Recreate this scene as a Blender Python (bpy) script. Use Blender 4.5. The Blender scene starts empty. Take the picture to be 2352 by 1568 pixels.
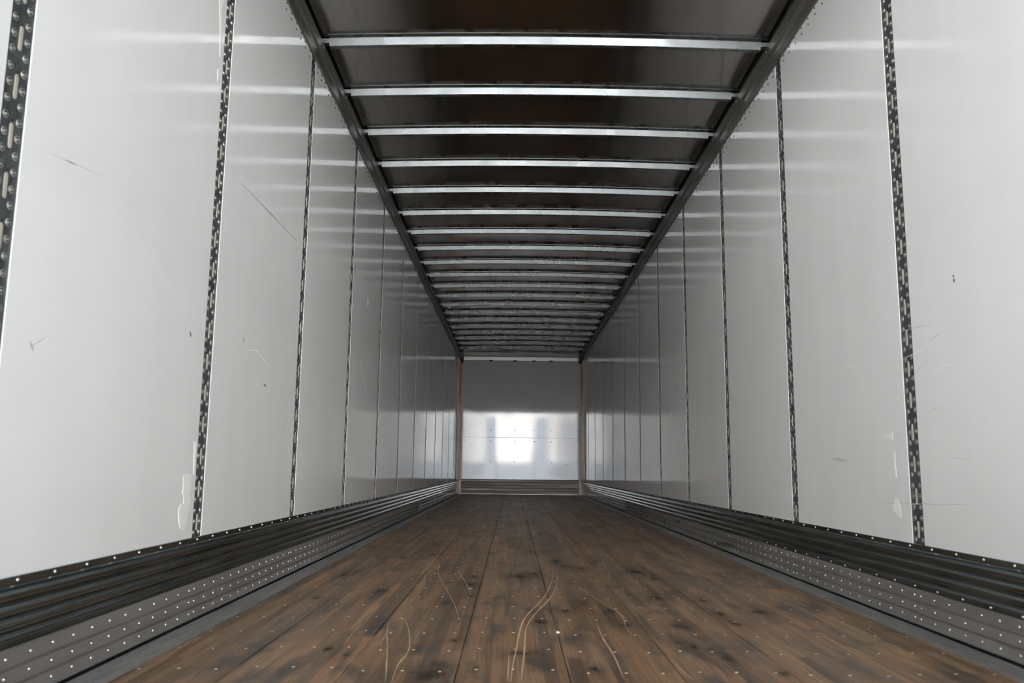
import bpy, math, random
from mathutils import Matrix, Vector
random.seed(7)
scene = bpy.context.scene
col = scene.collection

# ------------------------------------------------------------------ camera
cam = bpy.data.cameras.new('camera')
cam_ob = bpy.data.objects.new('camera', cam)
col.objects.link(cam_ob)
R_ = Vector((0.999946, 0.000410, 0.010387))
U_ = Vector((-0.010207, -0.150555, 0.988549))
F_ = Vector((-0.001969, 0.988602, 0.150543))
m = Matrix.Identity(4)
for i in range(3):
    m[i][0], m[i][1], m[i][2] = R_[i], U_[i], -F_[i]
m[0][3], m[1][3], m[2][3] = -0.1529, 0.0, 0.5013
cam_ob.matrix_world = m
cam.sensor_width = 36.0
cam.lens = 1913.08 * 36.0 / 2352.0
cam.clip_start = 0.05
cam.clip_end = 500
cam.dof.use_dof = True
cam.dof.focus_distance = 6.5
cam.dof.aperture_fstop = 6.3
scene.camera = cam_ob

# ------------------------------------------------------------------ world, exposure
world = bpy.data.worlds.new('sky')
scene.world = world
world.use_nodes = True
bg = world.node_tree.nodes['Background']
bg.inputs['Color'].default_value = (0.80, 0.90, 1.0, 1)
bg.inputs['Strength'].default_value = 0.45
sun = bpy.data.lights.new('sun', 'SUN')
sun.energy = 105.0
sun.angle = 0.01
sun.color = (1.0, 0.985, 0.965)
sun_ob = bpy.data.objects.new('sun', sun)
col.objects.link(sun_ob)
sun_ob.rotation_euler = Vector((0.30, -0.85, -0.50)).to_track_quat('-Z', 'Y').to_euler()
vs = scene.view_settings
vs.view_transform = 'Standard'
vs.look = 'None'
vs.gamma = 1.0
vs.use_curve_mapping = False
vs.exposure = 0.70
cy = scene.cycles
cy.max_bounces = 10
cy.diffuse_bounces = 7
cy.glossy_bounces = 6
cy.transparent_max_bounces = 12
cy.sample_clamp_indirect = 6.0

# ------------------------------------------------------------------ dimensions (metres, floor top z = 0)
HW = 1.2117            # half inside width at the splice strips
PANEL_T = 0.0028
Y0, Y1 = 1.10, 16.50   # open rear end, front wall
Z_SCUFF = 0.2650
Z_RAIL = 2.606
Z_LIP = 2.762
ROOF_C, ROOF_E = 2.812, 2.790
POST_Y = [1.659] + [2.856 + 1.2192 * k for k in range(11)]
BOW_Y = [4.20 + 0.6096 * k for k in range(20)]

# ------------------------------------------------------------------ materials
def new_mat(name):
    mt = bpy.data.materials.new(name)
    mt.use_nodes = True
    return mt, mt.node_tree.nodes, mt.node_tree.links, mt.node_tree.nodes['Principled BSDF']

def nd(n, typ, **kw):
    x = n.new(typ)
    for k, v in kw.items():
        setattr(x, k, v)
    return x

def mapped_noise(n, l, scale, s=1.0, detail=3.0, rough=0.5, coord=None):
    if coord is None:
        coord = nd(n, 'ShaderNodeNewGeometry').outputs['Position']
    mp = nd(n, 'ShaderNodeMapping')
    mp.inputs['Scale'].default_value = scale
    l.new(coord, mp.inputs['Vector'])
    no = nd(n, 'ShaderNodeTexNoise')
    no.inputs['Scale'].default_value = s
    no.inputs['Detail'].default_value = detail
    no.inputs['Roughness'].default_value = rough
    l.new(mp.outputs[0], no.inputs['Vector'])
    return no.outputs['Fac']

def ramp(n, l, fac, stops):
    r = nd(n, 'ShaderNodeValToRGB')
    els = r.color_ramp.elements
    while len(els) < len(stops):
        els.new(0.5)
    for e, (p, c) in zip(els, stops):
        e.position = p
        e.color = c if len(c) == 4 else (*c, 1)
    l.new(fac, r.inputs['Fac'])
    return r.outputs['Color']

def g(v):
    return (v, v, v)

def mixc(n, l, fac, a, b, typ='MIX'):
    x = nd(n, 'ShaderNodeMix', data_type='RGBA', blend_type=typ)
    for sock, val in ((x.inputs[0], fac), (x.inputs[6], a), (x.inputs[7], b)):
        if hasattr(val, 'node'):
            l.new(val, sock)
        elif isinstance(val, (int, float)):
            sock.default_value = val
        else:
            sock.default_value = (*val, 1) if len(val) == 3 else val
    return x.outputs[2]

def add_bump(n, l, b, h, strength, dist):
    bp = nd(n, 'ShaderNodeBump')
    bp.inputs['Strength'].default_value = strength
    bp.inputs['Distance'].default_value = dist
    l.new(h, bp.inputs['Height'])
    l.new(bp.outputs[0], b.inputs['Normal'])

def liner_mat(name, base, rough, wave):
    mt, n, l, b = new_mat(name)
    dirt = mapped_noise(n, l, (1, 1.6, 0.7), 2.2, 4)
    c = ramp(n, l, dirt, [(0.3, tuple(x * 0.955 for x in base)), (0.7, base)])
    speck = mapped_noise(n, l, (1, 5, 9), 6, 5, 0.65)
    sp = ramp(n, l, speck, [(0.73, g(1.0)), (0.80, g(0.88))])
    c = mixc(n, l, 1.0, c, sp, 'MULTIPLY')
    l.new(c, b.inputs['Base Color'])
    rr = ramp(n, l, mapped_noise(n, l, (1, 2, 3), 2, 3), [(0.3, g(rough * 0.75)), (0.7, g(rough * 1.3))])
    l.new(rr, b.inputs['Roughness'])
    b.inputs['IOR'].default_value = 1.58
    w = mapped_noise(n, l, (1, 5.0, 0.35), 1.6, 2)
    add_bump(n, l, b, w, wave, 0.01)
    return mt

def metal_mat(name, c0, c1, rough, metallic=1.0, scale=(30, 2, 30), bump=0.0, fine=None):
    mt, n, l, b = new_mat(name)
    f = mapped_noise(n, l, scale, 1.0, 5, 0.6)
    c = ramp(n, l, f, [(0.3, c0), (0.7, c1)])
    if fine:
        sp = mapped_noise(n, l, fine, 1.0, 3, 0.7)
        c = mixc(n, l, 1.0, c, ramp(n, l, sp, [(0.35, g(0.7)), (0.65, g(1.15))]), 'MULTIPLY')
    l.new(c, b.inputs['Base Color'])
    b.inputs['Metallic'].default_value = metallic
    rr = ramp(n, l, mapped_noise(n, l, scale, 0.7, 3), [(0.3, g(rough * 0.8)), (0.7, g(min(1, rough * 1.25)))])
    l.new(rr, b.inputs['Roughness'])
    if bump:
        add_bump(n, l, b, f, bump, 0.004)
    return mt

M = {}
M['liner'] = liner_mat('white_liner', (0.898, 0.912, 0.916), 0.08, 0.12)
M['front_liner'] = liner_mat('front_liner', (0.88, 0.89, 0.91), 0.045, 0.16)
M['front_liner'].node_tree.nodes['Principled BSDF'].inputs['IOR'].default_value = 1.75
M['strip'] = metal_mat('dark_galvanised', (0.075, 0.088, 0.092), (0.16, 0.178, 0.18), 0.42, 0.8, (1, 60, 25), 0, (40, 300, 300))
M['rivet'] = metal_mat('rivet_steel', (0.34, 0.35, 0.34), (0.52, 0.52, 0.49), 0.38, 0.8, (60, 60, 60))
M['bright_rivet'] = metal_mat('bright_rivet', (0.42, 0.41, 0.38), (0.55, 0.54, 0.5), 0.3, 0.9, (60, 60, 60))
M['slot'] = metal_mat('slot_beige', (0.30, 0.285, 0.245), (0.40, 0.375, 0.32), 0.5, 0.0, (60, 60, 60))
M['hole'] = metal_mat('hole_black', (0.004, 0.004, 0.004), (0.006, 0.006, 0.006), 0.9, 0.0)
M['tape'] = metal_mat('tape_white', (0.94, 0.93, 0.90), (0.97, 0.965, 0.95), 0.55, 0.0, (1, 30, 12))
M['mark'] = metal_mat('scuff_dark', (0.10, 0.10, 0.10), (0.2, 0.2, 0.19), 0.7, 0.0)
M['mark_soft'] = metal_mat('scuff_soft', (0.48, 0.48, 0.47), (0.6, 0.6, 0.58), 0.4, 0.0)
M['mark_light'] = metal_mat('scuff_light', (0.9, 0.9, 0.9), (0.95, 0.95, 0.94), 0.5, 0.0)
M['corrugated'] = metal_mat('corrugated_galvanised', (0.27, 0.325, 0.335), (0.40, 0.46, 0.47), 0.17, 1.0, (6, 2.5, 30), 0)
M['plate'] = metal_mat('rivet_plate_steel', (0.20, 0.192, 0.188), (0.26, 0.25, 0.243), 0.34, 0.5, (8, 1.5, 20), 0)
M['flange'] = metal_mat('sill_aluminium', (0.24, 0.24, 0.235), (0.33, 0.33, 0.32), 0.42, 0.4, (20, 3, 20), 0.1, (140, 6, 60))
M['rail'] = metal_mat('rail_aluminium', (0.20, 0.195, 0.18), (0.26, 0.25, 0.235), 0.5, 0.9, (40, 0.8, 40))
M['cavity'] = metal_mat('cavity_shade', (0.02, 0.02, 0.018), (0.03, 0.03, 0.027), 0.7, 0.3)
M['bow'] = metal_mat('bow_galvanised', (0.25, 0.27, 0.275), (0.29, 0.31, 0.315), 0.28, 1.0, (12, 12, 12))
M['header'] = metal_mat('header_aluminium', (0.62, 0.61, 0.59), (0.75, 0.74, 0.72), 0.35, 0.7, (3, 40, 60))
M['corner'] = metal_mat('corner_beige', (0.62, 0.49, 0.37), (0.74, 0.61, 0.48), 0.30, 0.0, (30, 30, 2))
M['kick'] = metal_mat('kick_brown', (0.045, 0.030, 0.027), (0.095, 0.066, 0.06), 0.45, 0.0, (1.5, 1, 70), 0.2)
M['bracket'] = metal_mat('bracket_dark', (0.02, 0.02, 0.02), (0.05, 0.05, 0.05), 0.5, 0.3)

def roof_mat():
    mt, n, l, b = new_mat('roof_aluminium')
    streak = mapped_noise(n, l, (55, 0.12, 1), 1.0, 4, 0.6)
    c = ramp(n, l, streak, [(0.3, (0.44, 0.425, 0.405)), (0.68, (0.48, 0.465, 0.445)), (0.74, (0.56, 0.535, 0.51))])
    l.new(c, b.inputs['Base Color'])
    b.inputs['Metallic'].default_value = 1.0
    rr = ramp(n, l, mapped_noise(n, l, (8, 0.3, 1), 1.0, 3), [(0.3, g(0.11)), (0.7, g(0.17))])
    l.new(rr, b.inputs['Roughness'])
    w = mapped_noise(n, l, (0.9, 1.3, 1), 1.0, 1)
    add_bump(n, l, b, w, 0.35, 0.02)
    return mt
M['roof'] = roof_mat()

def wood_mat():
    mt, n, l, b = new_mat('laminated_oak')
    geo = nd(n, 'ShaderNodeNewGeometry').outputs['Position']
    sep = nd(n, 'ShaderNodeSeparateXYZ'); l.new(geo, sep.inputs[0])
    def mth(op, a, bb=None, c=None):
        x = nd(n, 'ShaderNodeMath', operation=op)
        for i, v in enumerate((a, bb, c)):
            if v is None: continue
            if hasattr(v, 'node'): l.new(v, x.inputs[i])
            else: x.inputs[i].default_value = v
        return x.outputs[0]
    xs = mth('MULTIPLY', sep.outputs[0], 1 / 0.0348)
    sid = mth('FLOOR', xs)
    wn = nd(n, 'ShaderNodeTexWhiteNoise', noise_dimensions='1D'); l.new(sid, wn.inputs['W'])
    seg = mth('FLOOR', mth('ADD', mth('MULTIPLY', sep.outputs[1], 0.75), mth('MULTIPLY', wn.outputs['Value'], 9.0)))
    cmb = nd(n, 'ShaderNodeCombineXYZ'); l.new(sid, cmb.inputs[0]); l.new(seg, cmb.inputs[1])
    wn2 = nd(n, 'ShaderNodeTexWhiteNoise', noise_dimensions='2D'); l.new(cmb.outputs[0], wn2.inputs['Vector'])
    base = ramp(n, l, wn2.outputs['Value'], [(0.0, (0.090, 0.053, 0.027)), (0.3, (0.172, 0.100, 0.050)), (0.55, (0.235, 0.135, 0.066)),
                                             (0.8, (0.180, 0.104, 0.053)), (0.93, (0.290, 0.146, 0.068)), (1.0, (0.31, 0.190, 0.092))])
    lf = mth('FRACT', xs)
    grain = mapped_noise(n, l, (130, 3.0, 1), 1.0, 6, 0.65, geo)
    c = mixc(n, l, 1.0, base, ramp(n, l, grain, [(0.3, g(0.52)), (0.68, g(1.36))]), 'MULTIPLY')
    # worn grey patches
    gy = mapped_noise(n, l, (3.2, 1.0, 1), 1.2, 4, 0.6, geo)
    c = mixc(n, l, ramp(n, l, gy, [(0.42, g(0.0)), (0.7, g(0.42))]), c, (0.15, 0.122, 0.098))
    # dark grimy blotches, drawn out along the boards
    bl = mapped_noise(n, l, (7.5, 3.0, 1), 1.0, 4, 0.62, geo)
    c = mixc(n, l, ramp(n, l, bl, [(0.52, g(0.0)), (0.66, g(0.85))]), c, (0.030, 0.025, 0.021))
    st = mapped_noise(n, l, (40, 2.2, 1), 1.0, 5, 0.6, geo)
    c = mixc(n, l, ramp(n, l, st, [(0.49, g(0.0)), (0.68, g(0.75))]), c, (0.045, 0.034, 0.027))
    # orange raw wood
    og = mapped_noise(n, l, (9, 1.4, 3), 1.3, 3, 0.5, geo)
    c = mixc(n, l, ramp(n, l, og, [(0.62, g(0.0)), (0.74, g(0.6))]), c, (0.32, 0.165, 0.085))
    edge = ramp(n, l, lf, [(0.0, g(0.6)), (0.05, g(1.0)), (0.95, g(1.0)), (1.0, g(0.6))])
    c = mixc(n, l, 1.0, c, edge, 'MULTIPLY')
    l.new(c, b.inputs['Base Color'])
    rr = ramp(n, l, gy, [(0.3, g(0.38)), (0.7, g(0.52))])
    l.new(rr, b.inputs['Roughness'])
    b.inputs['IOR'].default_value = 1.45
    add_bump(n, l, b, grain, 0.25, 0.003)
    return mt
M['wood'] = wood_mat()
M['scratch'] = metal_mat('raw_scratch', (0.34, 0.22, 0.135), (0.50, 0.34, 0.22), 0.7, 0.0, (120, 40, 1))
M['screw'] = metal_mat('screw_brass', (0.46, 0.39, 0.29), (0.62, 0.53, 0.41), 0.4, 0.3, (90, 90, 1))
M['dark_gap'] = metal_mat('subfloor_dark', (0.012, 0.010, 0.008), (0.02, 0.016, 0.012), 0.9, 0.0)

def stain_mat():
    mt, n, l, b = new_mat('grime_stain')
    tc = nd(n, 'ShaderNodeTexCoord')
    mp = nd(n, 'ShaderNodeMapping')
    mp.inputs['Location'].default_value = (-1, -1, 0)
    mp.inputs['Scale'].default_value = (2, 2, 0)
    l.new(tc.outputs['Generated'], mp.inputs['Vector'])
    ln = nd(n, 'ShaderNodeVectorMath', operation='LENGTH'); l.new(mp.outputs[0], ln.inputs[0])
    no = mapped_noise(n, l, (38, 16, 1), 1.0, 5, 0.7)
    ad = nd(n, 'ShaderNodeMath', operation='MULTIPLY_ADD'); l.new(no, ad.inputs[0]); ad.inputs[1].default_value = 1.3; l.new(ln.outputs['Value'], ad.inputs[2])
    a = ramp(n, l, ad.outputs[0], [(0.62, g(0.72)), (1.05, g(0.12))])
    a2 = ramp(n, l, ln.outputs['Value'], [(0.15, g(1.0)), (0.95, g(0.0))])
    al = mixc(n, l, 1.0, a, a2, 'MULTIPLY')
    b.inputs['Base Color'].default_value = (0.022, 0.019, 0.017, 1)
    b.inputs['Roughness'].default_value = 0.55
    l.new(al, b.inputs['Alpha'])
    return mt
M['stain'] = stain_mat()

# ------------------------------------------------------------------ mesh helpers
class MB:
    def __init__(s): s.v, s.f, s.sm = [], [], []
    def quadbox(s, x0, x1, y0, y1, z0, z1):
        o = len(s.v)
        s.v += [(x, y, z) for z in (z0, z1) for y in (y0, y1) for x in (x0, x1)]
        s.f += [tuple(o + i for i in q) for q in ((0, 2, 3, 1), (4, 5, 7, 6), (0, 1, 5, 4), (2, 6, 7, 3), (0, 4, 6, 2), (1, 3, 7, 5))]
        return s
    def chamfer_box(s, x0, x1, y0, y1, z0, z1, c):
        """box with its twelve edges chamfered"""
        o = len(s.v)
        idx = {}
        for sx in (0, 1):
            for sy in (0, 1):
                for sz in (0, 1):
                    X, Y, Z = (x0, x1)[sx], (y0, y1)[sy], (z0, z1)[sz]
                    dx, dy, dz = (c, -c)[sx], (c, -c)[sy], (c, -c)[sz]
                    for a, p in enumerate(((X, Y + dy, Z + dz), (X + dx, Y, Z + dz), (X + dx, Y + dy, Z))):
                        idx[sx, sy, sz, a] = len(s.v); s.v.append(p)
        k = lambda sx, sy, sz, a: idx[sx, sy, sz, a]
        for t in (0, 1):
            s.f.append((k(t,0,0,0), k(t,1,0,0), k(t,1,1,0), k(t,0,1,0)))
            s.f.append((k(0,t,0,1), k(1,t,0,1), k(1,t,1,1), k(0,t,1,1)))
            s.f.append((k(0,0,t,2), k(1,0,t,2), k(1,1,t,2), k(0,1,t,2)))
        for p in (0, 1):
            for q in (0, 1):
                s.f.append((k(p,q,0,0), k(p,q,1,0), k(p,q,1,1), k(p,q,0,1)))
                s.f.append((k(p,0,q,0), k(p,1,q,0), k(p,1,q,2), k(p,0,q,2)))
                s.f.append((k(0,p,q,1), k(1,p,q,1), k(1,p,q,2), k(0,p,q,2)))
                for r in (0, 1):
                    s.f.append((k(p,q,r,0), k(p,q,r,1), k(p,q,r,2)))
        return s
    def sweep_y(s, prof, y0, y1, closed=True, cap=True, n=1):
        """profile [(x, z)] swept along y"""
        o = len(s.v); N = len(prof)
        for i in range(n + 1):
            y = y0 + (y1 - y0) * i / n
            s.v += [(x, y, z) for x, z in prof]
        for i in range(n):
            for j in range(N if closed else N - 1):
                a, b_ = o + i * N + j, o + i * N + (j + 1) % N
                s.f.append((a, b_, b_ + N, a + N))
        if cap and closed:
            s.f.append(tuple(o + j for j in range(N)))
            s.f.append(tuple(o + n * N + j for j in reversed(range(N))))
        return s
    def lathe(s, prof, axis, pos, seg=10):
        """prof [(r, h)] turned about axis 'x+', 'x-', 'y-', 'z'"""
        o = len(s.v)
        for r, h in prof:
            for i in range(seg):
                a = 2 * math.pi * i / seg
                p, q_ = r * math.cos(a), r * math.sin(a)
                s.v.append({'x+': (pos[0] + h, pos[1] + p, pos[2] + q_), 'x-': (pos[0] - h, pos[1] + p, pos[2] + q_),
                            'y-': (pos[0] + p, pos[1] - h, pos[2] + q_), 'z': (pos[0] + p, pos[1] + q_, pos[2] + h)}[axis])
        for k in range(len(prof) - 1):
            for i in range(seg):
                a, b_ = o + k * seg + i, o + k * seg + (i + 1) % seg
                s.f.append((a, b_, b_ + seg, a + seg))
        s.f.append(tuple(o + (len(prof) - 1) * seg + i for i in range(seg)))
        return s
    def prism_x(s, poly, x0, x1):
        """polygon [(y, z)] extruded between x0 and x1"""
        o = len(s.v); N = len(poly)
        s.v += [(x0, y, z) for y, z in poly] + [(x1, y, z) for y, z in poly]
        s.f += [tuple(range(o, o + N)), tuple(range(o + 2 * N - 1, o + N - 1, -1))]
        for j in range(N):
            k = (j + 1) % N
            s.f.append((o + j, o + k, o + N + k, o + N + j))
        return s
    def mesh(s, name, mat, smooth=False):
        me = bpy.data.meshes.new(name)
        me.from_pydata(s.v, [], s.f)
        import bmesh
        bm = bmesh.new(); bm.from_mesh(me)
        bmesh.ops.recalc_face_normals(bm, faces=bm.faces)
        bm.to_mesh(me); bm.free()
        if smooth:
            me.polygons.foreach_set('use_smooth', [True] * len(me.polygons))
        me.materials.append(M[mat] if isinstance(mat, str) else mat)
        return me
    def build(s, name, mat, parent=None, smooth=False, loc=None):
        return put(name, s.mesh(name, mat, smooth), parent, loc)

def put(name, me, parent=None, loc=None):
    o = bpy.data.objects.new(name, me)
    col.objects.link(o)
    if parent is not None: o.parent = parent
    if loc is not None: o.location = loc
    return o

def tag(o, label=None, cat=None, group=None, kind=None):
    for k, v in (('label', label), ('category', cat), ('group', group), ('kind', kind)):
        if v: o[k] = v
    return o

def empty(name, loc=(0, 0, 0)):
    o = bpy.data.objects.new(name, None)
    col.objects.link(o); o.location = loc
    return o

RIV_HI = [(0.0092, 0.0), (0.0088, 0.0016), (0.0066, 0.0020), (0.0060, 0.0004), (0.0034, 0.0004), (0.0028, 0.0022), (0.0012, 0.0026)]
RIV_LO = [(0.0088, 0.0), (0.0080, 0.0014), (0.0052, 0.0009), (0.0030, 0.0020)]
DOME = [(0.0044, 0.0), (0.0041, 0.0016), (0.0030, 0.0030), (0.0011, 0.0037)]
DOME_LO = [(0.0052, 0.0), (0.0044, 0.0022), (0.0016, 0.0042)]

# ================================================================== floor
floor = MB().quadbox(-HW - 0.02, HW + 0.02, Y0, Y1 + 0.05, -0.10, -0.034).build('floor', 'dark_gap')
tag(floor, 'long worn brown laminated wood plank floor of the empty trailer', 'floor', kind='structure')
WE = 1.090
edges = [-WE] + [-0.008 + 0.2785 * k for k in range(-3, 4)] + [WE]
nail_hi = MB().lathe([(0.0046, 0.0), (0.0040, 0.0010), (0.0020, 0.0012)], 'z', (0, 0, 0), 8).mesh('floor_screw', 'screw', True)
planks = []
for i in range(8):
    a, b = edges[i] + 0.0012, edges[i + 1] - 0.0012
    pk = MB().chamfer_box(a, b, Y0 + 0.02, Y1 - 0.012, -0.033, 0.0, 0.0016).build('plank', 'wood', floor)
    planks.append(pk)
    far = MB()
    off = 0.0 if i % 2 == 0 else 0.027
    base = -0.008 + 0.2785 * (i - 4)
    for r in range(62):
        y = 0.958 + 0.2427 * r + off
        if y < Y0 + 0.1 or y > Y1 - 0.1: continue
        for dx in (0.049, 0.144, 0.239):
            x = base + dx + random.uniform(-.004, .004)
            if x < a + 0.01 or x > b - 0.01: continue
            yy = y + random.uniform(-.006, .006)
            if 1.9 < yy < 4.5:
                put('floor_screw', nail_hi, pk, (x, yy, 0.0001))
            else:
                far.lathe([(0.0046, 0.0), (0.0034, 0.0012)], 'z', (x, yy, 0.0001), 6)
    tag(far.build('floor_screws', 'screw', pk), kind='stuff')

STAINS = [(-0.328, 3.999, 0.058, 0.24), (-0.326, 3.744, 0.066, 0.157), (-0.32, 3.41, 0.059, 0.13), (-0.398, 3.24, 0.049, 0.195), (-0.679, 3.52, 0.074, 0.185), (-0.76, 4.796, 0.073, 0.261), (-0.044, 4.146, 0.064, 0.162), (-0.113, 4.02, 0.086, 0.303), (0.12, 3.279, 0.07, 0.28), (0.045, 3.084, 0.078, 0.141), (-0.054, 2.865, 0.071, 0.106), (-0.123, 2.389, 0.11, 0.104), (-0.354, 2.144, 0.134, 0.167), (-0.594, 2.352, 0.045, 0.141), (-0.661, 2.424, 0.051, 0.172), (0.42, 3.422, 0.08, 0.261), (0.513, 3.992, 0.07, 0.239), (0.467, 4.259, 0.1, 0.272), (0.207, 3.096, 0.06, 0.213), (0.222, 2.809, 0.065, 0.174), (0.393, 2.805, 0.109, 0.174), (0.341, 2.542, 0.059, 0.119), (0.205, 4.386, 0.068, 0.181), (0.085, 4.706, 0.064, 0.167), (0.118, 4.488, 0.061, 0.151), (-0.934, 4.01, 0.077, 0.241), (-0.897, 3.326, 0.064, 0.124), (-0.317, 2.553, 0.039, 0.072), (0.061, 2.212, 0.064, 0.089), (-0.643, 5.576, 0.065, 0.295), (-0.61, 4.993, 0.087, 0.236), (0.743, 3.102, 0.105, 0.278), (0.596, 2.879, 0.073, 0.186), (0.588, 3.058, 0.068, 0.15), (0.597, 3.368, 0.052, 0.183), (0.37, 2.496, 0.054, 0.217), (0.434, 2.351, 0.063, 0.313), (0.532, 2.186, 0.048, 0.09)]
for k, (x, y, w, d) in enumerate(STAINS):
    w *= 2.1; d *= 2.0
    s = MB()
    N = 14
    ring = [(0.5 * w * math.cos(2 * math.pi * i / N), 0.5 * d * math.sin(2 * math.pi * i / N)) for i in range(N)]
    s.v = [(p, q, 0) for p, q in ring]; s.f = [tuple(range(N))]
    st = s.build('grime_stain', 'stain', floor, loc=(x, y, 0.0004 + 0.00002 * (k % 5)))
    st['label'] = 'dark grime stain on the planks'

SCR = [[(-0.54, 4.728), (-0.512, 4.202), (-0.422, 3.584), (-0.362, 3.201), (-0.323, 2.878)], [(0.082, 4.468), (0.055, 3.882), (0.008, 3.432), (-0.07, 3.006), (-0.103, 2.759), (-0.113, 2.459), (-0.123, 2.185), (-0.126, 2.086)], [(0.068, 4.543), (0.035, 3.937), (-0.019, 3.43), (-0.1, 2.971), (-0.125, 2.703), (-0.136, 2.447), (-0.146, 2.255), (-0.152, 2.077)], [(0.389, 5.516), (0.372, 4.998), (0.336, 4.491), (0.319, 4.019)], [(0.14, 3.676), (0.177, 3.4), (0.215, 3.165), (0.232, 2.992), (0.219, 2.806), (0.219, 2.656)], [(0.127, 2.801), (0.125, 2.564), (0.129, 2.356), (0.122, 2.129)], [(-0.562, 4.132), (-0.542, 3.834), (-0.538, 3.624)], [(-0.508, 2.898), (-0.468, 2.683), (-0.436, 2.421), (-0.441, 2.241), (-0.432, 2.055)], [(-0.56, 2.91), (-0.538, 2.706), (-0.499, 2.44), (-0.461, 2.169), (-0.448, 2.064)], [(-0.418, 4.21), (-0.361, 3.848), (-0.323, 3.544), (-0.32, 3.408)], [(-0.157, 2.352), (-0.158, 2.076)], [(-0.644, 2.874), (-0.634, 2.622), (-0.626, 2.455)], [(0.278, 2.333), (0.282, 2.221), (0.29, 2.12)], [(1.088, 4.391), (1.032, 4.1), (0.95, 3.798), (0.891, 3.423)], [(1.054, 3.292), (1.075, 3.211), (1.080, 3.015)], [(1.047, 3.258), (0.986, 2.953)], [(1.075, 2.931), (0.995, 2.786)], [(0.626, 3.866), (0.617, 3.558)], [(-1.080, 2.566), (-1.07, 2.407), (-1.06, 2.275)], [(-1.07, 2.568), (-1.057, 2.466)]]
def catmull(pts, n=6):
    P = [pts[0]] + list(pts) + [pts[-1]]
    out = []
    for i in range(1, len(P) - 2):
        for t in range(n):
            u = t / n
            out.append(tuple(0.5 * ((2 * P[i][d]) + (P[i+1][d] - P[i-1][d]) * u + (2*P[i-1][d] - 5*P[i][d] + 4*P[i+1][d] - P[i+2][d]) * u*u
                                    + (3*P[i][d] - P[i-1][d] - 3*P[i+1][d] + P[i+2][d]) * u**3) for d in (0, 1)))
    return out + [pts[-1]]
for k, line in enumerate(SCR):
    pts = catmull(line)
    s = MB(); N = len(pts)
    for i, (x, y) in enumerate(pts):
        t = min(i, N - 1 - i) / max(1, N * 0.3)
        w = (0.0008 + 0.0013 * min(1, t)) * random.uniform(0.6, 1.3) * (1.25 if k in (1, 2, 5) else 0.85)
        a = pts[max(0, i - 1)]; b = pts[min(N - 1, i + 1)]
        dx, dy = b[0] - a[0], b[1] - a[1]; L = math.hypot(dx, dy) or 1
        nx, ny = -dy / L, dx / L
        s.v += [(x + nx * w, y + ny * w, 0.0003), (x, y, 0.0008), (x - nx * w, y - ny * w, 0.0003)]
    for i in range(N - 1):
        o = i * 3
        s.f += [(o, o + 1, o + 4, o + 3), (o + 1, o + 2, o + 5, o + 4)]
    s.build('floor_scratch', 'scratch', floor)['label'] = 'pale curved scratch in the wood'

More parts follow.
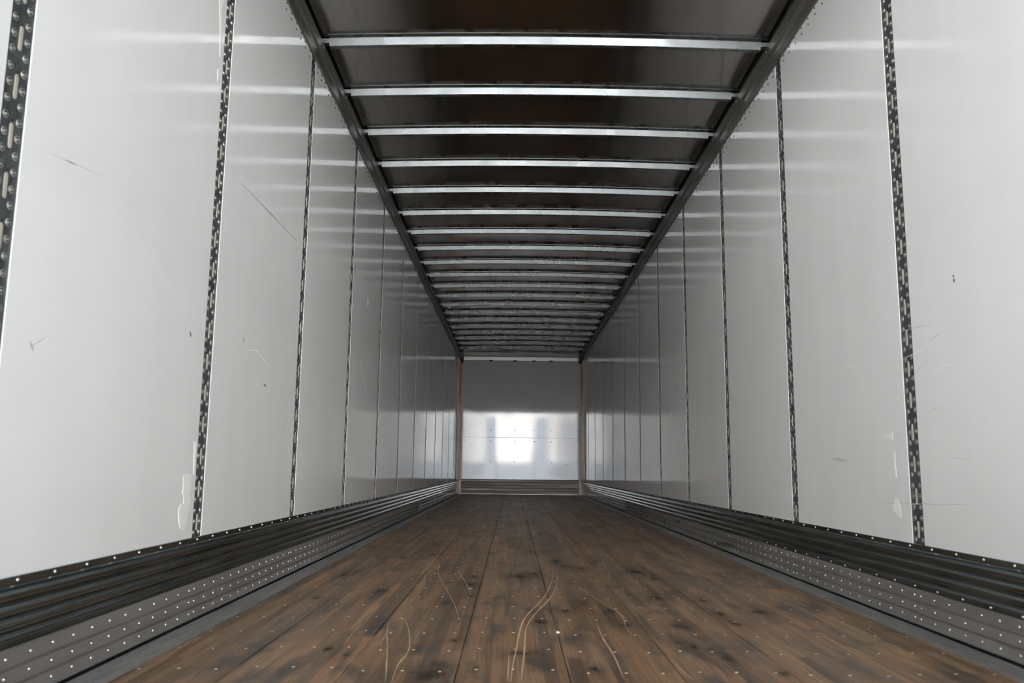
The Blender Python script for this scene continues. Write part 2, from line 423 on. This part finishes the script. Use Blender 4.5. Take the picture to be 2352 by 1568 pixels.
# ================================================================== walls
CH = 0.0018
def wall(side):
    sg = -1 if side == 'left' else 1
    nm = 'wall_' + side
    X = sg * HW
    back = MB().quadbox(min(X + sg * 0.002, X + sg * 0.03), max(X + sg * 0.002, X + sg * 0.03), Y0, Y1 + 0.05, -0.09, ROOF_E + 0.005)
    root = back.build(nm, 'strip')
    tag(root, f'glossy white liner wall on the {side} with dark riveted joint strips', 'wall', kind='structure')
    # joint strips with rivets and slots, panels between them
    ax = 'x+' if side == 'left' else 'x-'
    rv_hi = MB().lathe(RIV_HI, ax, (0, 0, 0), 12).mesh('rivet', 'rivet')
    rv_hi.materials.append(M['strip'])
    for fi, p in enumerate(rv_hi.polygons):          # sunk ring coloured dark for the shade round the mandrel
        if fi // 12 in (2, 3): p.material_index = 1
    def stadium(y, z, w, h, s, d):
        N = 5
        poly = [(y + w * math.cos(t), z + h / 2 - w + w * math.sin(t)) for t in [math.pi * i / N for i in range(N + 1)]]
        poly += [(y + w * math.cos(t), z - h / 2 + w + w * math.sin(t)) for t in [math.pi + math.pi * i / N for i in range(N + 1)]]
        s.prism_x(poly, X - sg * 0.0001, X - sg * d)
    slot_me = None
    for k, py in enumerate(POST_Y):
        st = MB().quadbox(min(X, X + sg * 0.002), max(X, X + sg * 0.002), py - 0.052, py + 0.052, Z_SCUFF - 0.02, Z_RAIL + 0.01).build('joint_strip', 'strip', root)
        near = k < 2
        riv, slots, holes = MB(), MB(), MB()
        nrow = 66
        zoff = 0.0 if side == 'right' else 0.010
        for i in range(nrow):
            z = 0.279 + 0.0361 * i + zoff * (i % 2 == 9)
            if z > Z_RAIL - 0.012: continue
            for dy in (-0.0232, 0.0232):
                zz = z + (0.0 if dy < 0 else -0.004 * math.sin(i * 0.09)) + random.uniform(-.001, .001)
                yy = py + dy * (1 if side == 'left' else 1) + random.uniform(-.001, .001)
                if near:
                    put('rivet', rv_hi, st, (X, yy, zz))
                else:
                    riv.lathe(RIV_LO, ax, (X, yy, zz), 8)
        for i in range(22):
            z = 0.313 + 0.1083 * i
            if z > Z_RAIL - 0.03: continue
            if near:
                s1 = MB(); stadium(py, z, 0.0052, 0.055, s1, 0.0022); s1.build('slot', 'slot', st)
            else:
                stadium(py, z, 0.0052, 0.055, slots, 0.0022)
            holes.lathe([(0.0034, 0.0), (0.0030, 0.0004)], ax, (X, py - sg * 0.002, z + 0.034), 8)
        if not near:
            tag(riv.build('rivets', 'rivet', st, True), kind='stuff')
            tag(slots.build('slots', 'slot', st), kind='stuff')
        tag(holes.build('bolt_holes', 'hole', st), kind='stuff')
    bounds = [Y0 - 0.04] + POST_Y + [Y1 - 0.02 + 0.04]
    panels = []
    for k in range(len(bounds) - 1):
        a, b = bounds[k] + 0.040, bounds[k + 1] - 0.040
        if k == len(bounds) - 2: b = Y1 - 0.004
        p = MB().chamfer_box(min(X, X - sg * PANEL_T), max(X, X - sg * PANEL_T), a, b, Z_SCUFF - 0.03, Z_RAIL + 0.012, CH).build('wall_panel', 'liner', root)
        panels.append((a, b, p))
        rv = MB()
        y = Y0 + 0.12
        yy = 0.0195
        n0 = int((a - 3.538) / 0.0884) - 1
        for i in range(n0, n0 + 30):
            y = 3.538 + 0.0884 * i
            if not (a + 0.012 < y < b - 0.012): continue
            rv.lathe(DOME_LO, ax, (X - sg * PANEL_T, y, Z_RAIL - 0.010), 8)
            rv.lathe(DOME_LO, ax, (X - sg * PANEL_T, y - 0.002, Z_RAIL - 0.040), 8)
        if rv.v: tag(rv.build('panel_rivets', 'strip', p, True), kind='stuff')
    # marks that sit on the panels
    XF = X - sg * PANEL_T
    def on_panel(y):
        for a, b, p in panels:
            if a - 0.05 <= y <= b + 0.05: return p
    def patch(name, poly, mat, label, t=0.0008, y=None):
        c = on_panel(sum(q[0] for q in poly) / len(poly))
        o = MB().prism_x(poly, XF, XF - sg * t).build(name, mat, c)
        if label: o['label'] = label
    def streak(y0, z0, y1, z1, w, mat, label='thin scuff mark', n=7, wob=0.0):
        up, dn = [], []
        L = math.hypot(y1 - y0, z1 - z0); nx, nz = -(z1 - z0) / L, (y1 - y0) / L
        for i in range(n + 1):
            t = i / n
            ww = w * (0.25 + 0.75 * math.sin(math.pi * min(1, max(0.0, t)))) * random.uniform(0.6, 1.2)
            o = wob * math.sin(t * 5.0) + random.uniform(-1, 1) * wob * 0.2
            cy_, cz = y0 + (y1 - y0) * t + nx * o, z0 + (z1 - z0) * t + nz * o
            up.append((cy_ + nx * ww / 2, cz + nz * ww / 2)); dn.append((cy_ - nx * ww / 2, cz - nz * ww / 2))
        patch('scuff_mark', up + dn[::-1], mat, label, 0.0003)
    if side == 'left':
        patch('tape_residue', [(2.72, 2.19), (2.772, 2.19), (2.778, 2.145), (2.768, 2.12), (2.772, 2.05), (2.780, 1.985), (2.777, 1.938), (2.770, 1.965), (2.762, 2.03), (2.752, 2.08), (2.742, 2.11)], 'tape', 'white strip of old tape residue')
        patch('tape_residue', [(2.782, 1.898), (2.772, 1.892), (2.760, 1.872), (2.764, 1.856), (2.772, 1.841), (2.780, 1.850), (2.783, 1.878)], 'tape', 'small white fleck of tape residue')
        patch('tape_residue', [(2.704, 0.467), (2.735, 0.472), (2.777, 0.469), (2.770, 0.448), (2.776, 0.430), (2.768, 0.408), (2.778, 0.392), (2.775, 0.360), (2.766, 0.335), (2.755, 0.312), (2.740, 0.294), (2.715, 0.300), (2.697, 0.318), (2.692, 0.340), (2.684, 0.361), (2.700, 0.376), (2.722, 0.378), (2.724, 0.398), (2.708, 0.412), (2.712, 0.440)], 'tape', 'torn white patch of tape residue', 0.0012)
        patch('tape_residue', [(2.779, 0.579), (2.803, 0.577), (2.800, 0.545), (2.803, 0.500), (2.797, 0.469), (2.788, 0.484), (2.786, 0.53)], 'tape', 'slim white strip of tape residue')
        streak(3.079, 1.577, 3.92, 1.58, 0.0035, 'mark', 'long thin diagonal scratch')
        streak(1.80, 1.196, 2.03, 1.228, 0.0022, 'mark_soft')
        streak(1.865, 1.205, 1.915, 1.212, 0.0035, 'mark_soft', 'short grey scuff')
        streak(1.795, 0.765, 1.815, 0.745, 0.010, 'mark_soft')
        streak(1.80, 0.752, 1.86, 0.785, 0.004, 'mark_soft')
        patch('scuff_mark', [(2.676, 0.932), (2.690, 0.928), (2.694, 0.918), (2.686, 0.915)], 'mark', 'small black nick')
        patch('scuff_mark', [(3.215, 0.996), (3.221, 0.996), (3.224, 0.978), (3.218, 0.976)], 'mark', 'small black nick')
        patch('scuff_mark', [(3.50, 0.845), (3.54, 0.843), (3.55, 0.834), (3.525, 0.836)], 'mark', 'small black nick')
        patch('liner_chip', [(5.88, 1.70), (5.915, 1.71), (5.93, 1.675), (5.92, 1.64), (5.89, 1.65)], 'mark_light', 'bright chip in the liner')
        streak(3.25, 0.945, 3.62, 0.95, 0.004, 'mark_light', 'pale curved scuff', 9, 0.02)
        streak(2.15, 1.15, 2.60, 1.02, 0.0012, 'mark_light', 'pale scuff', 9, 0.01)
        streak(5.70, 1.23, 5.98, 1.03, 0.004, 'mark_light', 'pale scratch')
        streak(4.35, 0.55, 4.70, 0.54, 0.003, 'mark_soft')
        streak(3.45, 0.52, 3.75, 0.51, 0.002, 'mark_soft')
        for _ in range(16):
            y, z = random.uniform(2.2, 9), random.uniform(0.35, 1.3)
            streak(y, z, y + random.uniform(.04, .22), z + random.uniform(-.05, .05), random.uniform(.001, .003), random.choice(['mark_soft', 'mark_light']), None, 6, 0.004)
    else:
        patch('tape_residue', [(3.013, 0.408), (2.995, 0.410), (2.976, 0.390), (2.970, 0.365), (2.973, 0.343), (2.995, 0.350), (3.030, 0.368), (3.035, 0.386), (3.020, 0.392)], 'tape', 'white torn patch of tape residue')
        patch('tape_residue', [(3.008, 0.578), (2.992, 0.572), (2.993, 0.53), (2.988, 0.485), (3.000, 0.490), (3.004, 0.53)], 'tape', 'slim white strip of tape residue')
        patch('tape_residue', [(3.072, 0.640), (3.040, 0.636), (3.015, 0.648), (2.998, 0.644), (3.001, 0.616), (3.02, 0.624), (3.046, 0.622), (3.055, 0.632)], 'tape', 'ragged white fleck of tape residue')
        patch('scuff_mark', [(2.528, 1.108), (2.521, 1.110), (2.519, 1.101), (2.526, 1.100)], 'mark', 'small black nick')
        patch('scuff_mark', [(2.527, 1.096), (2.518, 1.097), (2.517, 1.086), (2.525, 1.085)], 'mark', 'small black nick')
        streak(3.587, 0.556, 3.41, 0.545, 0.016, 'mark_soft', 'soft grey smear')
        streak(3.15, 0.387, 2.49, 0.410, 0.0025, 'mark_soft')
        streak(2.72, 0.70, 2.66, 0.71, 0.003, 'mark_soft')
        streak(2.70, 0.93, 2.62, 0.94, 0.003, 'mark_soft')
        streak(2.62, 0.55, 2.48, 0.54, 0.002, 'mark_soft')
        streak(3.06, 0.70, 3.06, 0.66, 0.002, 'mark_soft')
        for _ in range(18):
            y, z = random.uniform(2.3, 9), random.uniform(0.33, 1.4)
            streak(y, z, y + random.uniform(.03, .2), z + random.uniform(-.05, .05), random.uniform(.001, .003), random.choice(['mark_soft', 'mark_soft', 'mark_light']), None, 6, 0.004)
    return root
wall('left')
wall('right')

# ================================================================== scuff liner along the foot of each wall
def scuff(side):
    sg = -1 if side == 'left' else 1
    ax = 'x+' if side == 'left' else 'x-'
    nm = 'baseboard_' + side
    d = lambda off: sg * (HW - off)
    root = empty(nm)
    tag(root, f'dark galvanised corrugated scuff liner along the foot of the {side} wall', 'scuff liner', kind='structure')
    prof = [(0.004, 0.004), (0.0065, Z_SCUFF), (0.0085, Z_SCUFF - 0.001), (0.0085, 0.2500)]
    for zt in (0.2445, 0.2135, 0.1825, 0.1515):
        prof += [(0.0075, zt + 0.003), (0.0125, zt - 0.001), (0.0155, zt - 0.0060), (0.0172, zt - 0.0100), (0.0178, zt - 0.0135), (0.0178, zt - 0.0175), (0.0155, zt - 0.0200), (0.0075, zt - 0.0240)]
    prof += [(0.0085, 0.004)]
    P = [(d(a), z) for a, z in prof]
    MB().sweep_y(P, Y0, Y1 - 0.03).build('corrugated_sheet', 'corrugated', root)
    yend = 9.4 if side == 'left' else 9.95
    pl = [(0.008, 0.006), (0.008, 0.118), (0.018, 0.1215), (0.0225, 0.1195), (0.0225, 0.0855), (0.0155, 0.0825), (0.0155, 0.0800), (0.0225, 0.077),
          (0.0235, 0.0485), (0.0165, 0.0455), (0.0165, 0.043), (0.0235, 0.0400), (0.0270, 0.016), (0.0270, 0.009)]
    plate = MB().sweep_y([(d(a), z) for a, z in pl], Y0, yend).build('rivet_plate', 'plate', root)
    # plain ribbed foot beyond the riveted plate
    pl2 = [(0.008, 0.006), (0.008, 0.110), (0.016, 0.106), (0.016, 0.098), (0.010, 0.094), (0.010, 0.075), (0.017, 0.070), (0.017, 0.062), (0.010, 0.058), (0.010, 0.040), (0.018, 0.036), (0.018, 0.006)]
    MB().sweep_y([(d(a), z) for a, z in pl2], yend + 0.002, Y1 - 0.03).build('ribbed_foot', 'corrugated', root)
    riv = MB().lathe(DOME, ax, (0, 0, 0), 9).mesh('plate_rivet', 'bright_rivet', True)
    far = MB()
    y_seam = 2.7925 if side == 'left' else 2.8445
    ys = []
    k = -2
    while True:
        s0 = y_seam + 1.2035 * k
        # 13 intervals of 0.0883 between the paired rivets at each seam
        for i in range(14):
            ys.append(s0 + 0.0215 + i * (1.2035 - 0.043) / 13)
        k += 1
        if s0 > yend: break
    for y in ys:
        if y < Y0 + 0.05 or y > yend - 0.03: continue
        for z, off in ((0.1015, 0.0225), (0.0640, 0.0230), (0.0285, 0.0249)):
            yy, zz = y + random.uniform(-.001, .001), z + random.uniform(-.0006, .0006)
            if 1.6 < y < 4.6:
                put('plate_rivet', riv, plate, (d(off), yy, zz))
            else:
                far.lathe(DOME_LO, ax, (d(off), yy, zz), 7)
    top = MB()
    y = 1.8286 - 0.146 * 6 if side == 'left' else 2.609 - 0.1493 * 11
    sp = 0.146 if side == 'left' else 0.1493
    while y < Y1 - 0.1:
        if y > Y0 + 0.03:
            if 1.6 < y < 4.6: put('plate_rivet', riv, root, (d(0.0085), y, 0.2565))
            else: top.lathe(DOME_LO, ax, (d(0.0085), y, 0.2565), 7)
            if side == 'right' and y < yend:
                yl = y + 0.13
                if 1.6 < yl < 4.6: put('plate_rivet', riv, root, (d(0.0085), yl, 0.1262))
        y += sp
    tag(far.build('plate_rivets', 'bright_rivet', plate, True), kind='stuff')
    tag(top.build('top_rivets', 'bright_rivet', root, True), kind='stuff')
    # flat sill flange between the liner and the planks
    x0, x1 = d(0.033), sg * (WE + 0.0015)
    MB().quadbox(min(x0, x1), max(x0, x1), Y0, Y1 - 0.012, -0.033, 0.0022).build('sill_flange', 'flange', root)
scuff('left')
scuff('right')

# ================================================================== rear frame round the open end
rf = empty('trim_5')
tag(rf, 'white painted steel frame round the open rear end', 'frame', kind='structure')
MB().chamfer_box(-HW - 0.05, HW + 0.05, Y0 - 0.10, Y0, 2.60, 2.86, 0.004).build('header_beam', 'header', rf)
for sg in (-1, 1):
    a, b = sorted((sg * (HW - 0.0), sg * (HW + 0.09)))
    MB().chamfer_box(a, b, Y0 - 0.10, Y0, -0.20, 2.60, 0.004).build('frame_post', 'header', rf)
MB().chamfer_box(-HW - 0.05, HW + 0.05, Y0 - 0.10, Y0, -0.25, -0.002, 0.004).build('rear_sill', 'header', rf)

# ================================================================== top rails
def rail(side, name):
    sg = -1 if side == 'left' else 1
    d = lambda off: sg * (HW - off)
    prof = [(-0.02, Z_RAIL), (0.0095, Z_RAIL), (0.0125, Z_RAIL + 0.004), (0.0130, 2.632), (0.0105, 2.645), (0.0105, 2.676), (0.0135, 2.684), (0.0085, 2.688), (0.0085, 2.694),
            (0.0150, 2.699), (0.0165, 2.704), (0.0165, Z_LIP - 0.004), (0.0130, Z_LIP), (0.006, Z_LIP), (0.004, Z_LIP - 0.02), (-0.02, Z_LIP - 0.02)]
    r = MB().sweep_y([(d(a), z) for a, z in prof], Y0, Y1 - 0.02).build(name, 'rail')
    tag(r, f'dark aluminium top rail where the {side} wall meets the roof', 'rail', kind='structure')
    x0, x1 = d(-0.018), d(-0.022)
    MB().quadbox(min(x0, x1), max(x0, x1), Y0, Y1, Z_LIP - 0.03, ROOF_E + 0.004).build('rail_gap_shade', 'cavity', r)  # near-black strip, the shade behind the lip put into its colour
    rv = MB().lathe([(0.0055, 0.0), (0.0048, 0.0016), (0.003, 0.0028)], 'x+' if side == 'left' else 'x-', (0, 0, 0), 8).mesh('rail_rivet', 'header', True)  # bright header metal puts the rivets' glint into their colour
    for y in BOW_Y + [BOW_Y[0] - 0.6096 * k for k in (1, 2, 3, 4)]:
        put('rail_rivet', rv, r, (d(0.0165), y + 0.012, 2.737))
rail('left', 'trim_1')
rail('right', 'trim_2')

# ================================================================== roof skin
def roof_z(x):
    return ROOF_C - (ROOF_C - ROOF_E) * (x / HW) ** 2
ceil = empty('ceiling')
tag(ceil, 'dark reflective aluminium roof skin stretched over the roof bows', 'ceiling', kind='structure')
cuts = [Y0 + 0.0] + [BOW_Y[0] - 0.6096 * k + 0.023 for k in (5, 4, 3, 2, 1)] + [y + 0.023 for y in BOW_Y] + [Y1 + 0.03]
nx = 32
s = MB()
ny = 0
rows = []
for c in range(len(cuts) - 1):
    a, b = cuts[c], cuts[c + 1]
    for j in range(6):
        t = j / 6
        amp = 0.0036 * math.sin(math.pi * t) ** 2 * (1 + 0.5 * math.sin(c * 2.3))
        rows.append((a + (b - a) * t, amp, c))
rows.append((cuts[-1], 0, 0))
for y, amp, c in rows:
    for i in range(nx + 1):
        x = -HW - 0.03 + (2 * HW + 0.06) * i / nx
        z = roof_z(x) + amp * (0.5 + 0.5 * math.cos(x * 1.1 + c))
        s.v.append((x, y, z))
for j in range(len(rows) - 1):
    for i in range(nx):
        o = j * (nx + 1) + i
        s.f.append((o, o + 1, o + nx + 2, o + nx + 1))
ny = len(s.v)
s.v += [(x, y, z + 0.012) for x, y, z in s.v[:]]
nf = len(s.f)
s.f += [tuple(ny + i for i in reversed(f)) for f in s.f[:nf]]
sk = s.build('roof_skin', 'roof', ceil, True)

# ================================================================== roof bows
def bow_mesh():
    s = MB()
    # profile in (y, z), z from the underside of the bow
    prof = [(-0.030, 0.0445), (-0.030, 0.0425), (-0.002, 0.0415), (0.0, 0.039), (0.0122, 0.0025), (0.0150, 0.0), (0.0405, 0.0), (0.043, 0.0025), (0.050, 0.039), (0.052, 0.0415),
            (0.076, 0.0425), (0.076, 0.0445)]
    N = len(prof); n = 40; XB = HW - 0.047
    for i in range(n + 1):
        x = -XB + 2 * XB * i / n
        zb = roof_z(x) - 0.0451
        s.v += [(x, y, zb + z) for y, z in prof]
    for i in range(n):
        for j in range(N):
            a, b = i * N + j, i * N + (j + 1) % N
            s.f.append((a, b, b + N, a + N))
    s.f += [tuple(range(N)), tuple(n * N + j for j in reversed(range(N)))]
    return s.mesh('bow_channel', 'bow')
def tab_mesh(sg):
    s = MB()
    xa, xb = sg * (HW - 0.0475), sg * (HW - 0.0035)
    zb = roof_z(HW) - 0.0455
    lo, hi = min(xa, xb), max(xa, xb)
    prof = [(0.0, 0.040), (0.0068, 0.0202), (-0.0015, 0.0200), (-0.0002, 0.0165), (0.0400, 0.0165), (0.0450, 0.040)]
    N = len(prof)
    s.v = [(lo, y, zb + z) for y, z in prof] + [(hi, y, zb + z) for y, z in prof]
    s.f = [(j, (j + 1) % N, N + (j + 1) % N, N + j) for j in range(N)] + [tuple(range(N)), tuple(range(2 * N - 1, N - 1, -1))]
    return s.mesh('end_tab', 'bow')
bm_, tl, tr = bow_mesh(), tab_mesh(-1), tab_mesh(1)
ORD = ['first', 'second', 'third', 'fourth', 'fifth', 'sixth', 'seventh', 'eighth', 'ninth', 'tenth', 'eleventh', 'twelfth', 'thirteenth', 'fourteenth', 'fifteenth']
REAR_BOWS = [BOW_Y[0] - 0.6096 * k for k in (1, 2, 3, 4)]     # over the open rear, above the top edge of the photo
for k, y in list(enumerate(BOW_Y)) + [(-1 - i, y) for i, y in enumerate(REAR_BOWS)]:
    b = empty('roof_bow', (0, y, 0))
    if k < 0: lab = f'galvanised steel roof bow, {ORD[-1 - k]} beyond the top edge of the photo'
    elif k == 0: lab = 'brightest galvanised roof bow, topmost and largest of those in the photo'
    elif k < 12: lab = f'galvanised steel roof bow, {ORD[k]} from the top of the photo'
    elif k == 19: lab = 'galvanised steel roof bow closest to the front wall, last of the row'
    else: lab = f'galvanised steel roof bow, {ORD[19 - k]} in the row counted from the front wall'
    tag(b, lab, 'roof bow', 'roof bows under the roof skin')
    put('bow_channel', bm_, b)
    put('end_tab', tl, b)
    put('end_tab', tr, b)

# ================================================================== front wall
fw = MB().quadbox(-HW - 0.01, HW + 0.01, Y1 + 0.012, Y1 + 0.05, -0.03, ROOF_C).build('wall_front', 'strip')
tag(fw, 'glossy pale grey front wall closing the far end', 'wall', kind='structure')
XI = 1.150
for z0, z1 in ((0.288, 1.0985), (1.1015, 2.1685), (2.1715, 2.622)):
    MB().chamfer_box(-XI - 0.01, XI + 0.01, Y1, Y1 + 0.012, z0, z1, 0.0012).build('wall_panel', 'front_liner', fw)
jm = MB().quadbox(-XI, XI, Y1 + 0.004, Y1 + 0.012, 1.097, 1.103).build('joint_strip', 'strip', fw)
prof = [(Y1 + 0.01, 0.004)]
for i in range(5):
    z = 0.008 + 0.056 * i
    prof += [(Y1 - 0.004, z), (Y1 - 0.008, z + 0.006), (Y1 - 0.008, z + 0.044), (Y1 - 0.004, z + 0.050)]
prof += [(Y1 + 0.01, 0.288)]
s = MB(); N = len(prof)
s.v = [(-XI, y, z) for y, z in prof] + [(XI, y, z) for y, z in prof]
s.f = [(j, (j + 1) % N, N + (j + 1) % N, N + j) for j in range(N)] + [tuple(range(N)), tuple(range(2 * N - 1, N - 1, -1))]
s.build('kick_plate', 'kick', fw)['label'] = 'dark brown ribbed kick plate'
MB().chamfer_box(-XI, XI, Y1 - 0.014, Y1 - 0.002, 0.0, 0.009, 0.002).build('bottom_angle', 'header', fw)
MB().chamfer_box(-XI, XI, Y1 - 0.012, Y1 + 0.012, 2.625, 2.70, 0.003).build('header_strip', 'header', fw)
MB().chamfer_box(-XI, XI, Y1 - 0.016, Y1 + 0.012, 2.702, 2.80, 0.003).build('header_top', 'rail', fw)
for x in (-0.60, -0.12, 0.262, 0.60):
    c = MB()
    c.chamfer_box(x - 0.042, x + 0.042, Y1 - 0.022, Y1 - 0.001, 2.622, 2.634, 0.002)
    c.chamfer_box(x - 0.026, x + 0.026, Y1 - 0.026, Y1 - 0.001, 2.605, 2.624, 0.002)
    c.build('header_clip', 'bracket', fw)
er = MB().lathe([(0.011, 0.0), (0.010, 0.003), (0.004, 0.006)], 'y-', (0, 0, 0), 8).mesh('panel_screw', 'rivet', True)
for x in (-1.11, -0.585, -0.112, 0.271, 0.611, 1.124):
    for z in (1.71, 1.245, 1.03, 0.625, 2.08, 2.25):
        put('panel_screw', er, fw, (x + random.uniform(-.006, .006), Y1, z + random.uniform(-.006, .006)))
for p in ([(-0.22, 1.196), (-0.195, 1.20), (-0.20, 1.185)], [(0.25, 1.16), (0.265, 1.165), (0.27, 1.15)], [(0.37, 1.15), (0.385, 1.165), (0.39, 1.148)], [(0.84, 0.57), (0.90, 0.585), (0.97, 0.60), (0.90, 0.578)], [(-0.88, 0.52), (-0.868, 0.525), (-0.87, 0.508)]):
    s = MB(); N = len(p)
    s.v = [(x, Y1, z) for x, z in p] + [(x, Y1 - 0.001, z) for x, z in p]
    s.f = [tuple(range(N)), tuple(range(2 * N - 1, N - 1, -1))] + [(j, (j + 1) % N, N + (j + 1) % N, N + j) for j in range(N)]
    s.build('scuff_mark', 'mark', fw)['label'] = 'small dark scuff'

# corner posts
for sg, name, side in ((-1, 'trim_3', 'left'), (1, 'trim_4', 'right')):
    root = empty(name)
    tag(root, f'beige corner post at the {side} end of the front wall', 'corner post', kind='structure')
    zc = [0.0, 0.28, 0.60, 1.02, 1.24, 1.71, 2.575]
    for a, b in zip(zc, zc[1:]):
        lo, hi = sorted((sg * XI, sg * (HW - 0.012)))
        MB().chamfer_box(lo, hi, Y1 - 0.030, Y1 - 0.001, a + 0.001, b - 0.001, 0.004).build('post_face', 'corner', root)
        lo, hi = sorted((sg * (HW - PANEL_T - 0.0005), sg * (HW - PANEL_T - 0.030)))
        if b > 0.27:
            MB().chamfer_box(lo, hi, 15.78, Y1 - 0.045, max(a, 0.268) + 0.001, b - 0.001, 0.004).build('post_return', 'corner', root)
    lo, hi = sorted((sg * (XI - 0.01), sg * (HW - PANEL_T - 0.001)))
    MB().chamfer_box(lo, hi, 15.9, Y1 - 0.02, 2.578, 2.72, 0.006).build('corner_bracket', 'bracket', root)

# ================================================================== small scrap on the floor
s = MB()
pts = [(-0.004, -0.006), (0.001, -0.008), (0.005, -0.003), (0.003, 0.006), (-0.001, 0.008), (-0.005, 0.003)]
s.v = [(x, y, 0.0) for x, y in pts] + [(x * 0.9, y * 0.9, 0.002 + 0.003 * (i % 2)) for i, (x, y) in enumerate(pts)] + [(0, 0, 0.004)]
for j in range(6):
    k = (j + 1) % 6
    s.f += [(j, k, 6 + k, 6 + j), (6 + j, 6 + k, 12)]
s.f.append(tuple(range(6)))
sc = s.build('paper_scrap', 'mark_light', loc=(-0.007, 2.676, 0.0012))
tag(sc, 'tiny white scrap lying at a seam between the floor planks', 'scrap')

# ================================================================== yard added behind the open rear for daylight and reflections
def plain(name, rgb, rough):
    return metal_mat(name, tuple(c * 0.9 for c in rgb), rgb, rough, 0.0, (0.4, 0.4, 0.4))
M['concrete'] = plain('yard_concrete', (0.115, 0.115, 0.117), 0.8)
M['yard_wall'] = plain('yard_wall', (0.08, 0.092, 0.11), 0.6)
M['bounce_dark'] = plain('bounce_dark', (0.20, 0.20, 0.20), 0.6)
M['bounce_grey'] = plain('bounce_grey', (0.38, 0.38, 0.38), 0.6)
M['yard_white'] = plain('yard_white', (0.88, 0.88, 0.87), 0.6)
gd = MB().quadbox(-60, 60, -90, 40, -1.36, -1.30).build('ground_yard', 'concrete')
tag(gd, 'grey concrete yard outside the open rear', 'ground', kind='structure')
yl = MB().quadbox(-2.9, -1.35, -32, -27, -1.30, 4.2).build('wall_yard_left', 'yard_wall')
tag(yl, 'blue grey building side across the yard, left of the opening', 'wall', kind='structure')
yr = MB().quadbox(1.5, 3.1, -32, -27, -1.30, 4.2).build('wall_yard_right', 'yard_wall')
tag(yr, 'blue grey building side across the yard, right of the opening', 'wall', kind='structure')
yb = MB().quadbox(-45, 45, -62, -55, 1.1, 16).build('wall_yard_back', 'yard_white')  # added front, fills the bright reflected block and lights the deep end
tag(yb, 'white building front added across the yard to throw sunlight into the open rear', 'wall', kind='structure')
MB().quadbox(-45, 45, -61.9, -54.9, -1.30, 1.1).build('building_base', 'yard_wall', yb)
y3 = MB().quadbox(4.6, 15, -32, -24, -1.30, 12.0).build('wall_bounce_right', 'bounce_grey')  # unseen front, placed and toned to light the left trailer wall
tag(y3, 'mid grey wall added across the yard to bounce sunlight in from the right', 'wall', kind='structure')
y4 = MB().quadbox(-15, -4.4, -32, -24, -1.30, 6.0).build('wall_bounce_left', 'bounce_dark')  # unseen front, kept low and darker so the right trailer wall gets less bounce
tag(y4, 'dark grey wall added across the yard to bounce sunlight in from the left', 'wall', kind='structure')
